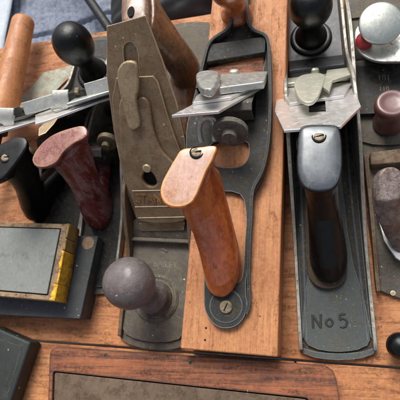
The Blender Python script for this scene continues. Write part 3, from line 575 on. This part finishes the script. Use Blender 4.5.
fg = frog(tr, frT, 'dusty_iron', hw=1.25, z0=4.65, wr=1.45, wheel='dusty_iron', vtop=7.0, wpos=tuple(loc(tr, P(231, 127, 7.4))))
ipT = on_incl(tr, [(196, 98), (172, 118), (219, 114), (263, 89), (262, 83)], frT, .05)
cpT = on_incl(tr, [(196, 98), (193, 104), (231, 99), (263, 84), (262, 80)], frT, .4)
print('ironT', ipT, cpT)
def clean(ip): return ip
print('frT', frT[0], yT)
hlT = on_incl(tr, [(205, 107), (204, 111), (222, 108), (224, 104)], frT, .05)
b = B(); iprism(b, [(-2.3, 0), (-2.3, ipT[0][1]-.2), ipT[1], ipT[2], ipT[3], (2.7, ipT[3][1]-2), (2.5, 0)], .05, .28, frT); b.build('iron', 'steel', tr, bevel=.035)
b = B(); iprism(b, [(-2.2, .3), cpT[0], cpT[1], cpT[2], cpT[3], (2.4, .3)], .3, .55, frT); b.build('cap_iron', 'steel', tr, bevel=.04)
bpx = on_incl(tr, [(218, 76), (219, 88), (264, 82), (264, 72)], frT, 1.2)
b = B(); iprism(b, [(bpx[0][0]-.1, .8), (bpx[1][0], bpx[1][1]), (bpx[2][0], bpx[2][1]), (bpx[2][0], .8)], .6, 1.25, frT); lv = b.build('lever_cap', 'dull_steel', tr, bevel=.14, seg=3)
lpx = on_incl(tr, [(198, 73), (196, 78), (200, 87), (208, 90), (214, 88), (218, 80), (219, 73), (210, 71)], frT, 1.9)
b = B(); iprism(b, [tuple(p) for p in smooth_pts(lpx, 3)], 1.3, 2.0, frT); b.build('cam_lever', 'dull_steel', lv, bevel=.25, seg=4)
pv = on_incl(tr, [(234, 72)], frT, 1.4)[0]; O, Vv, W, U_ = frT
B().lathe([(.42, 0), (.42, .5), (.3, .62), (.0001, .66)], O=O+V((pv[0], 0, 0))+Vv*pv[1]+W*1.0, axis=W, seg=24).build('cam_pivot', 'nickel', lv, bevel=0)
# bent steel end of the adjusting lever under the iron
q = B(); pts = smooth_pts([P(u, v, z) for u, v, z in ((201, 142, 6.4), (199, 132, 7.0), (200, 123, 7.5), (206, 118, 7.8), (213, 120, 7.6), (215, 130, 6.9), (214, 140, 6.2))], 4, False)
q.tube(pts, .26, 12); q.build('lateral_lever', 'dull_steel', tr, bevel=0, world=True)
totT = tote(tr, 'tote_wood', 'tote_top_wood', (222, 264), (199, 148), (170, 206), [(182, 149), (198, 147), (216, 146), (214, 158), (207, 171), (201, 186), (195, 199), (187, 206), (175, 208), (165, 204), (160, 194), (162, 182), (168, 170), (175, 158)], 4.6, 12.4, hwb=1.45, hwt=1.3, nut_f=.08, foot=None, seat=2.1, fat=1.24, push=(.45, -.25))
kp = loc(tr, P(236, 22, ZT+.6)); knob(tr, 'knob_wood', kp.x, kp.y+.9, ZT+.5, s=.98, h=.86)

# ================================================================ brown reversed plane
hp = P(190, 22, .4); tp = P(151, 349, .4); d = tp-hp; LP = d.length; th = math.atan2(-d.x, d.y)
pr = root('rusty_reversed_plane', (hp.x, hp.y, 0), th, 'rust brown plane facing the viewer, with dusty round knob and tall upright iron', 'hand plane')
mp_ = LP-11.0
HP = [(0, .3), (0, .6), (.4, .8), (5, .9), (9, 1.4), (13, 3.2), (16, 4.3), (19, 4.6), (22, 4.4), (24.5, 3.0), (26.5, 1.6), (28, 1.2), (32, 1.1), (35, .9), (35.5, .2)]
bp_ = body(pr, 3.12, 'dusty_iron', L=LP, rail='rusty_rail', bed='dusty_iron', mouth=mp_-1.0, hump=HP, th=.34)
p = loc(pr, P(157, 240, 1.4)); B().box(-2.75, 2.75, p.y-.18, p.y+.18, .6, 1.5).build('cross_bar', 'dusty_iron', bp_, bevel=.12, seg=3)
text_part('BAILEY', .75, 'dusty_iron', bp_, (-.5, p.y+2.1, .67), (-1, 0, 0), (0, 0, 1), depth=.015, bold=.0, name='cast_lettering')
frP = incl(mp_+.3, 1.2, 45)
O, Vv, W, U_ = frP
frog(pr, frP, 'dusty_iron', hw=2.2, wv=6.0, wx=0)
ir = on_incl(pr, [(107, 26), (146, 15), (163, 60), (177, 102), (185, 137), (188, 175), (184, 228), (140, 228), (125, 185), (114, 130), (107, 75)], frP, .1)
kh = on_incl(pr, [(124, 52), (125, 45), (130, 42), (135, 45), (138, 53), (139, 66), (140, 79), (130, 80), (126, 66)], frP, .1)
b = B(); iprism(b, ir, 0.0, .22, frP, holes=[[tuple(q) for q in smooth_pts(kh, 3)][::-1]]); b.build('iron', 'brown_steel', pr, bevel=.05)
b = B(); iprism(b, on_incl(pr, [(122, 50), (124, 43), (130, 39), (137, 43), (141, 52), (143, 80), (124, 80)], frP, 0), -.3, -.06, frP); b.build('cap_iron', 'brown_steel', pr, bevel=.03)
lcp = on_incl(pr, [(116, 78), (153, 76), (158, 82), (166, 110), (175, 137), (182, 155), (186, 178), (186, 200), (184, 226), (140, 226), (134, 205), (126, 184), (119, 155), (114, 128), (112, 98)], frP, .5)
keyh = on_incl(pr, [(145, 172), (149, 170), (153, 173), (156, 178), (157, 183), (153, 186), (147, 184), (143, 178)], frP, .5)
b = B(); iprism(b, lcp, .24, .5, frP, holes=[[tuple(q) for q in smooth_pts(keyh, 3)][::-1]]); lvp = b.build('lever_cap', 'brown_steel', pr, bevel=.06, seg=2)
iprismb = B(); iprism(iprismb, on_incl(pr, [(140, 166), (160, 166), (160, 190), (140, 190)], frP, .3), .22, .235, frP); iprismb.build('well_shade', 'shade_and_knot', lvp, bevel=0)  # thin black sheet paints the shade inside the keyhole
spn = on_incl(pr, [(121, 99), (136, 101), (141, 97), (146, 98), (150, 104), (152, 116), (154, 128), (158, 141), (164, 152), (173, 161), (184, 171), (186, 185), (186, 204), (184, 221), (141, 221), (134, 203), (127, 182), (122, 152), (120, 125)], frP, .66)
kh2 = on_incl(pr, [(145, 172), (149, 170), (153, 173), (156, 178), (157, 183), (153, 186), (147, 184), (143, 178)], frP, .66)
b = B(); iprism(b, [tuple(q) for q in smooth_pts(spn, 3)], .5, .86, frP, holes=[[tuple(q) for q in smooth_pts(kh2, 3)][::-1]]); b.build('raised_panel', 'brown_steel', lvp, bevel=.17, seg=4)
lvx = on_incl(pr, [(117, 74), (119, 67), (124, 62), (131, 61), (136, 64), (138, 75), (138, 90), (136, 100), (138, 112), (140, 126), (130, 130), (125, 114), (121, 98), (118, 84)], frP, 1.2)
b = B(); iprism(b, [tuple(q) for q in smooth_pts(lvx, 3)], .8, 1.25, frP); b.build('cam_lever', 'pale_brown_steel', lvp, bevel=.16, seg=3)
for a_, c_ in (((133, 190), (185, 189)), ((136, 206), (186, 205)), ((139, 217), (185, 216))):
    e_ = on_incl(pr, [a_, c_], frP, .68); q = B(); q.tube([O+V((e[0], 0, 0))+Vv*e[1]+W*.855 for e in e_], .045, 8); q.build('cast_line', 'brown_steel', lvp, bevel=0)
sc_ = on_incl(pr, [(148, 167)], frP, .6)[0]
B().lathe([(.36, 0), (.38, .12), (.30, .2), (.0001, .22)], O=O+V((sc_[0], 0, 0))+Vv*sc_[1]+W*.8, axis=W, seg=24).build('cap_screw', 'pale_brown_steel', lvp, bevel=0)
tc_ = on_incl(pr, [(158, 198)], frP, .6)[0]
tO = O+V((tc_[0], 0, 0))+Vv*tc_[1]+W*.85
text_part('STANLEY', 1.22, 'letter_worn', lvp, tO, (-1, 0, 0), W, depth=.10, bold=.02, name='name_lettering', sx=.78)
b = B(); iprism(b, on_incl(pr, [(139, 223), (185, 222), (184, 230), (141, 231)], frP, .5), .30, .56, frP); b.build('cap_lip', 'brown_steel', lvp, bevel=.05)
tote(pr, 'brown_tote', 'brown_tote', (187, 80), (136, 30), (136, -34), [(124, 27), (146, 26), (149, 18), (149, 0), (146, -25), (140, -37), (130, -37), (124, -25), (121, 0), (121, 20)], .7, 11.0, hwb=1.35, hwt=1.2, foot=(-.3, .4), nut_f=.3, seat=2.3, fat=1.08, push=(-1.0, .6), round_top=1, nut=False)
np_ = loc(pr, P(131, 12, 11.2)); B().prism(circ(np_.x, np_.y, .3, 20, 1.7), 10.9, 11.27).build('nut_slot', 'shade_and_knot', pr, bevel=0)
bl = loc(pr, P(155, 298, .9)); kt = loc(pr, P(128, 283, 6.2)); dd = (kt-V((bl.x, bl.y, 1.9)))
kn = [(1.3, 0), (1.35, .2), (1.2, .6), (.95, 1.1), (.85, 1.7), (.92, 2.3), (1.25, 2.75), (1.62, 3.2), (1.84, 3.8), (1.9, 4.4), (1.82, 5.0), (1.6, 5.5), (1.2, 5.9), (.7, 6.12), (.0001, 6.2)]
knob(pr, 'purple_knob', bl.x, bl.y, 1.5, s=1.09, h=1.03, lean=(dd.x/dd.z, dd.y/dd.z), prof=kn)
B().lathe([(2.05, 0), (2.1, .12), (1.9, .28), (1.75, .2), (1.6, .2), (1.5, .5), (1.3, .9), (.0001, .95)], O=(bl.x, bl.y, .64), seg=48).build('knob_seat', 'dusty_iron', bp_, bevel=0, angle=60)

# ================================================================ two planes at the left
def left_plane(name, rl, rotz, hw, L, label, iron_px, cap_px, lev_px, mouth, yaw, back_px, wpx):
    r = root(name, (rl[0], rl[1], 0), rotz, label, 'hand plane')
    hump = [(y, z if z < 1.3 else 1.1+(z-1.1)*.62) for y, z in HUMP]
    bo = body(r, hw, 'dusty_iron', L=L, rail='rail_steel', bed='japan', mouth=mouth, th=.28, hump=hump)
    fr0 = incl(mouth, .35, 44); frog(r, fr0, 'dark_metal', hw=hw-1.1, wr=.9, wheel='brass', vtop=7.4, wpos=tuple(loc(r, P(*wpx, 6.3))))
    e = loc(r, P(*back_px, 7.6)); a = rad(47); L_ = (7.6-1.4)/math.sin(a); Rz = Matrix.Rotation(rad(yaw), 3, 'Z')
    O = e-(Rz @ V((0, -math.cos(a), math.sin(a))))*L_; fr = incl(O.y, O.z, 47, yaw, O.x)
    I = on_incl(r, iron_px, fr, .05); Cc = on_incl(r, cap_px, fr, .4); print(name, 'iron', [(round(x, 1), round(y, 1)) for x, y in I])
    l = I[0][0]; rr = I[-1][0]
    b = B(); iprism(b, [(l, L_-8), (l, I[0][1])]+I[1:-1]+[(rr, I[-1][1]), (rr, L_-8)], .05, .26, fr); b.build('iron', 'steel', r, bevel=.03)
    b = B(); iprism(b, [(l+.2, L_-7.6)]+Cc+[(rr-.2, L_-7.6)], .30, .5, fr); b.build('cap_iron', 'dull_steel', r, bevel=.035)
    # lever cap: broad pale end bar and the plate running down from it
    Lp = on_incl(r, lev_px, fr, 1.0)
    b = B(); iprism(b, [(Lp[0][0]+.3, L_-7)]+Lp+[(Lp[-1][0]-.3, L_-7)], .62, .95, fr); lv_ = b.build('lever_cap', 'dull_steel', r, bevel=.1, seg=3)
    return r, bo, fr, lv_
L1, bo1, fr1, lv1 = left_plane('black_handled_plane', (-24.6, 6.0), -.13, 2.55, 27.5, 'metal plane with a glossy black handle cut by the left photo edge',
    [(-24, 132), (-24, 140), (0, 134), (40, 122), (58, 114), (58, 108)], [(-20, 124), (-16, 128), (24, 118), (56, 107)], [(-6, 120), (26, 112), (54, 103)], 18.0, 12, (20, 127), (30, 150))
L2, bo2, fr2, lv2 = left_plane('red_handled_plane', (-19.6, 5.0), -.06, 2.2, 26.0, 'small metal plane with a chipped dark red handle, left of the rusty plane',
    [(36, 114), (36, 126), (50, 122), (100, 103), (117, 98), (117, 90)], [(50, 108), (54, 112), (90, 100), (116, 92)], [(66, 103), (86, 97), (116, 88)], 17.6, 12, (80, 110), (109, 137))
tote(L1, 'black_wood', 'black_wood', (40, 204), (20, 141), (-12, 178), [(10, 139), (22, 137), (27, 142), (24, 152), (14, 166), (2, 180), (-12, 185), (-20, 178), (-18, 165), (-8, 150)], 1.0, 10.0, hwb=1.3, hwt=1.15, nut_f=.45, foot=(2.6, -.6), seat=1.9)
tote(L2, 'red_wood', 'red_tote_top', (100, 210), (78, 129), (36, 165), [(84, 126), (70, 128), (54, 134), (43, 142), (35, 152), (32, 161), (37, 167), (48, 167), (57, 162), (64, 152), (75, 143), (87, 136)], 1.0, 10.2, hwb=1.25, hwt=1.05, nut_f=.3, foot=(-.3, 0), seat=2.0, nut=False)
# flat steel end bars seen above the irons, dark strips painting cavity shade beside them, hooked cam levers in front of them
def bar(rt, par, a_, c_, z, m='dull_steel', wd=.72, drop=.42, th=.12, name='bar_or_cavity_shade'):
    p, q_ = loc(rt, P(*a_, z)), loc(rt, P(*c_, z)); d = (q_-p).normalized(); n_ = V((d.y, -d.x, 0)); f = n_*wd-V((0, 0, drop)); up_ = d.cross(f).normalized()*-th
    b = B(); b.loft([[x, x+f, x+f+up_, x+up_] for x in (p, q_)]); return b.build(name, m, par, bevel=.05)
bar(L2, lv2, (84, 84), (118, 74), 8.2, wd=.95, drop=.5)
bar(L2, lv2, (66, 94), (86, 88), 7.9, m='dark_metal', wd=.8, drop=.5)  # dark strip painted in for the shaded cavity left of the bar
bar(L1, lv1, (22, 103), (53, 94), 8.2, wd=.95, drop=.5)
bar(L1, lv1, (-8, 114), (24, 105), 7.9, m='dark_metal', wd=.8, drop=.5)  # same painted cavity shade on the black handled plane
def cam(rt, lv_, px, z, w=1.25, m='dull_steel'):
    """rounded tab bending down at its end"""
    p = loc(rt, P(px[0], px[1], z)); q = B(); secs = []
    for k in range(9):
        t_ = k/8; y = -1.35*math.sin(t_*1.5); zz = -1.25*(1-math.cos(t_*1.5)); ww = w/2*math.sqrt(max(.02, 1-(max(0, t_-.35)/.66)**2))
        secs.append([p+V((-ww, y, zz)), p+V((ww, y, zz)), p+V((ww, y+.12, zz-.16)), p+V((-ww, y+.12, zz-.16))])
    q.loft(secs); return q.build('cam_lever', m, lv_, bevel=.06, seg=3)
cam(L2, lv2, (60, 90), 8.7, w=1.55); cam(L1, lv1, (6, 108), 8.7, w=1.55)
for rt, lv_, px in ((L1, lv1, (24, 107)), (L2, lv2, (78, 92))):
    p = loc(rt, P(px[0], px[1], 7.8)); q = B(); q.box(-.22, .22, -.3, .3, -.55, .35, Matrix.Translation(p)); q.build('cam_pivot', 'dull_nut', lv_, bevel=.1)
# bent steel yoke resting over the red handle
q = B(); pts = [P(u, v, z) for u, v, z in ((56, 117, 8.0), (52, 121, 9.2), (46, 128, 10.2), (42, 136, 10.5))]; secs = []
for i, p in enumerate(pts):
    w_ = (.35, .5, .62, .3)[i]; secs.append([p+V((-w_, 0, .05)), p+V((w_, .2, .05)), p+V((w_, .25, -.08)), p+V((-w_, .05, -.08))])
q.loft(secs); q.build('lateral_lever', 'pale_brown_steel', L2, bevel=.04, world=True)
kl = loc(L1, P(94, 72, 1.0)); kt = loc(L1, P(72, 42, 6.4)); dd = kt-V((kl.x, kl.y, 1.0))
knob(L1, 'black_wood', kl.x, kl.y, .9, s=1.02, h=1.18, lean=(dd.x/dd.z, dd.y/dd.z))
B().lathe([(1.95, 0), (2.0, .15), (1.9, .35), (1.55, .42), (.0001, .42)], O=(kl.x, kl.y, .64), seg=48).build('knob_seat', 'japan_gloss', bo1, bevel=0, angle=60)
# pale metal sheet lying on the table behind the irons
sh = [tuple(P(u, v, .25))[:2] for u, v in [(10, 106), (30, 88), (44, 72), (60, 68), (80, 62), (79, 68), (62, 84), (46, 100), (30, 112)]]
B().prism(sh, .1, .22).build('metal_sheet', 'pale_sheet', None, bevel=.02); o = bpy.data.objects['metal_sheet']; tag(o, 'thin pale greenish metal sheet with a pointed corner lying beside the black ball knob', 'metal sheet')

# ================================================================ right side planes
r1 = root('knuckle_cap_plane', (7.7, 34.6, 0), math.pi-.01, 'short grey plane with a big domed silver cap and a dark red brown front knob', 'hand plane')
x_l = loc(r1, P(356, 110, .5)).x; 
hw1 = 3.1; yt = loc(r1, P(385, 152, .5)).y
body(r1, hw1, 'dusty_iron', L=yt, rail='rail_steel', bed='dusty_iron', mouth=yt-12.0, hump=[(0, 0), (0, .8), (1, 1.2), (8, 2.2), (14, 2.8), (20, 2.8), (24, 2.2), (28, 1.5), (33, 1.1), (35, .9), (35.5, 0)])
bo = [c for c in r1.children if c.name.startswith('body')][0]
pp_ = lambda u, v, z: loc(r1, P(u, v, z))
q = B(); pc = flat_local(r1, [(352, 66), (410, 62), (410, 112), (358, 114)], 1.3)
B().prism(pc, .6, 1.3).build('bed_plate', 'japan', bo, bevel=.06)
ml = pp_(384, 78, 1.32); text_part('101', .75, 'dusty_iron', bo, (ml.x, ml.y, 1.31), (-1, 0, 0), (0, 0, 1), depth=.02, bold=.0, name='cast_lettering')
ml = pp_(384, 89, 1.32); text_part('110', .6, 'dusty_iron', bo, (ml.x, ml.y, 1.31), (-1, 0, 0), (0, 0, 1), depth=.02, bold=.0, name='cast_lettering')
cp1 = flat_local(r1, [(355, 36), (360, 52), (372, 60), (388, 62), (410, 58), (420, 30), (400, 20), (362, 24)], 3.4)
lvk = B().prism([tuple(p) for p in smooth_pts(cp1, 4)], 3.1, 3.45).build('lever_cap', 'dull_steel', r1, bevel=.08, seg=3)
B().prism([tuple(p) for p in smooth_pts(flat_local(r1, [(362, 42), (368, 52), (385, 54), (400, 50), (410, 25), (366, 25)], 2.6), 3)], 1.3, 3.1).build('cap_support', 'dark_metal', r1, bevel=.1)
c1 = P(381, 23, 5.2); b = B(); b.lathe([(1.55, -.55), (1.75, -.42), (1.83, -.2), (1.84, -.08), (1.78, .03), (1.62, .10), (1.2, .2), (.6, .27), (.0001, .29)], O=loc(r1, c1), axis=(-.05, .30, 1), seg=48)
b.build('domed_cap', 'silver_cap', lvk, bevel=0, angle=70)
c2 = P(365, 38, 4.4); B().lathe([(.72, -.9), (.75, -.4), (.66, -.1), (.3, .05), (.0001, .07)], O=loc(r1, c2), axis=(0, .2, 1), seg=32).build('red_washer', 'red_paint', lvk, bevel=0, angle=60)
kk = pp_(388, 122, 1.0); kprof = [(1.25, 0), (1.3, .2), (1.2, .7), (1.12, 1.2), (1.2, 1.7), (1.38, 2.1), (1.42, 2.6), (1.3, 2.9), (1.05, 2.98), (.6, 2.9), (.0001, 2.88)]
kt = pp_(392, 95, 4.0); dd = kt-V((kk.x, kk.y, 1.0))
knob(r1, 'maroon_knob', kk.x, kk.y, .66, s=1.0, h=1.12, prof=kprof, lean=(dd.x/dd.z*.3, dd.y/dd.z*.3))
# plane behind it to the lower right
pl = P(370, 250, .5)
r2 = root('worn_handled_plane', (8.05, 3.6, 0), .03, 'tan edged metal plane with a chipped greyish purple handle at the right photo edge', 'hand plane')
b2 = body(r2, 3.05, 'dusty_iron', L=13.6, rail='rusty_rail', bed='dusty_iron', mouth=30, hump=[(0, 0), (0, .8), (1, 1.0), (8, 1.1), (14, 1.3), (20, 1.8), (24, 2.2), (28, 2.6), (33, 2.8), (35, 2.8), (35.5, 0)]) if False else None
x0 = loc(r2, P(372, 260, .5)).x
ol = [tuple(q) for q in (loc(r2, P(u, v, .45)) for u, v in [(379, 290), (388, 294), (402, 299), (440, 300), (440, 150), (363, 150), (368, 220), (374, 262)])]
ol = [(p[0], p[1]) for p in ol]
bo2_ = B().prism(ol, 0, .45).build('body', 'dusty_iron', r2, bevel=.08)
wall([(379, 291), (377, 275), (374, 240), (370, 200), (367, 175), (365, 158)], .4, lambda t: 1.1+.9*t, .3, 'rusty_rail', 'side_rail', r2, bo2_, 1.3)
B().prism(flat_local(r2, [(370, 152), (410, 147), (410, 162), (371, 165)], 1.6), .4, 1.6).build('cross_rib', 'rusty_rail', bo2_, bevel=.15, seg=3)
stp = [P(u, v, 1.5) for u, v in [(373, 180), (377, 215), (384, 240), (396, 258), (412, 268), (420, 240), (404, 226), (392, 205), (385, 180)]]
B().prism([tuple(loc(r2, p))[:2] for p in stp], 1.1, 1.4).build('steel_plate', 'steel', r2, bevel=.1, seg=3)
S = B(); secs = []
for u, v, z, rx, ry in ((404, 236, 1.4, 1.2, 1.5), (398, 226, 3.0, 1.15, 1.3), (394, 214, 4.6, 1.2, 1.3), (390, 200, 6.0, 1.3, 1.5), (390, 188, 6.9, 1.2, 1.5), (391, 182, 7.6, .8, 1.1)):
    p = loc(r2, P(u, v, z)); secs.append(ell(p, (rx, 0, 0), (0, ry, .15), k=.85))
S.loft(secs); 
p = [loc(r2, P(u, v, z)) for u, v, z in ((384, 182, 6.9), (388, 196, 6.8), (386, 212, 5.6), (384, 222, 4.9))]
S.tube(p, [.75, 1.0, .75, .45], 14); tt = S.build('tote', 'grey_worn_wood', r2, remesh=.09, smooth=5)
q = loc(r2, P(393, 293, .5)); B().lathe([(.2, 0), (.2, .06), (.0001, .08)], O=(q.x, q.y, .44), seg=18).build('rivet', 'pale_brown_steel', bo2_, bevel=0)
# dark round end at the lower right
c = P(402, 346, 1.0); t = root('dark_ball_knob', (c.x, c.y, 0), 0, 'small round black knob at the right edge beside the heel of the No 5 plane', 'knob')
B().lathe([(.6, 0), (.65, .3), (.5, .7), (.6, 1.0), (.9, 1.3), (1.0, 1.8), (.85, 2.3), (.45, 2.6), (.0001, 2.65)], O=(c.x, c.y, 0), axis=(-.15, 0, 1)).build('knob_body', 'black_wood', t, bevel=0, world=True, angle=60)
B().lathe([(.62, 0), (.64, .15), (.6, .28), (.0001, .28)], O=(c.x, c.y, 0), seg=32).build('collar', 'dark_metal', t, bevel=0, world=True)
# curled shavings and splinters
for u, v, z, ln, lab in ((156, 231, 1.3, 1.0, 'thin pale wood splinter lying in the mouth of the rusty brown plane'), (162, 250, .8, .6, 'tiny wood splinter lying below the cross bar of the rusty brown plane')):
    p = P(u, v, z); b = B(); b.tube([p+V((k*.22*ln, .12*math.sin(k*1.3+z), .05*math.sin(k))) for k in range(5)], .035, 6, flat=.5)
    o = b.build('wood_shaving', 'shaving', None, bevel=0); tag(o, lab, 'wood shaving', 'splinters on the rusty plane')

# ================================================================ sawdust and crumbs lying in the corners of the tools and on the table
bpy.context.view_layer.update(); dg = bpy.context.evaluated_depsgraph_get(); rnd = random.Random(11); b = bmesh.new(); cnt = 0
for i in range(5200):
    x, y = rnd.uniform(-32, 14), rnd.uniform(-6, 34)
    ok, p, nrm, _i, ob, _m = scene.ray_cast(dg, V((x, y, 30))*CM, V((0, 0, -1)))
    if not ok or nrm.z < .85 or ob.name.startswith(('ribbed', 'pale_cloth', 'folded', 'stone', 'handle_top', 'iron', 'cap_iron', 'lever', 'cam')): continue
    low = p.z < .012
    if rnd.random() > (.55 if low else .16): continue
    c = p/CM; s = rnd.uniform(.018, .05)*(1.6 if rnd.random() < .06 else 1); a = rnd.uniform(0, 6.28); l = s*rnd.uniform(1, 2.6); d = V((math.cos(a), math.sin(a), 0)); e = V((-d.y, d.x, 0))
    q = [b.verts.new(c+d*l), b.verts.new(c-d*l*.8+e*s*.7), b.verts.new(c-d*l*.5-e*s), b.verts.new(c+V((0, 0, s*.8)))]
    for f in ((0, 1, 3), (1, 2, 3), (2, 0, 3), (0, 2, 1)): b.faces.new([q[k] for k in f])
    cnt += 1
q = B(); q.add(b); o = q.build('sawdust', 'shaving', None, bevel=0, angle=5); tag(o, 'fine pale sawdust crumbs scattered over the table and the plane beds', 'sawdust', kind='stuff'); print('crumbs', cnt)
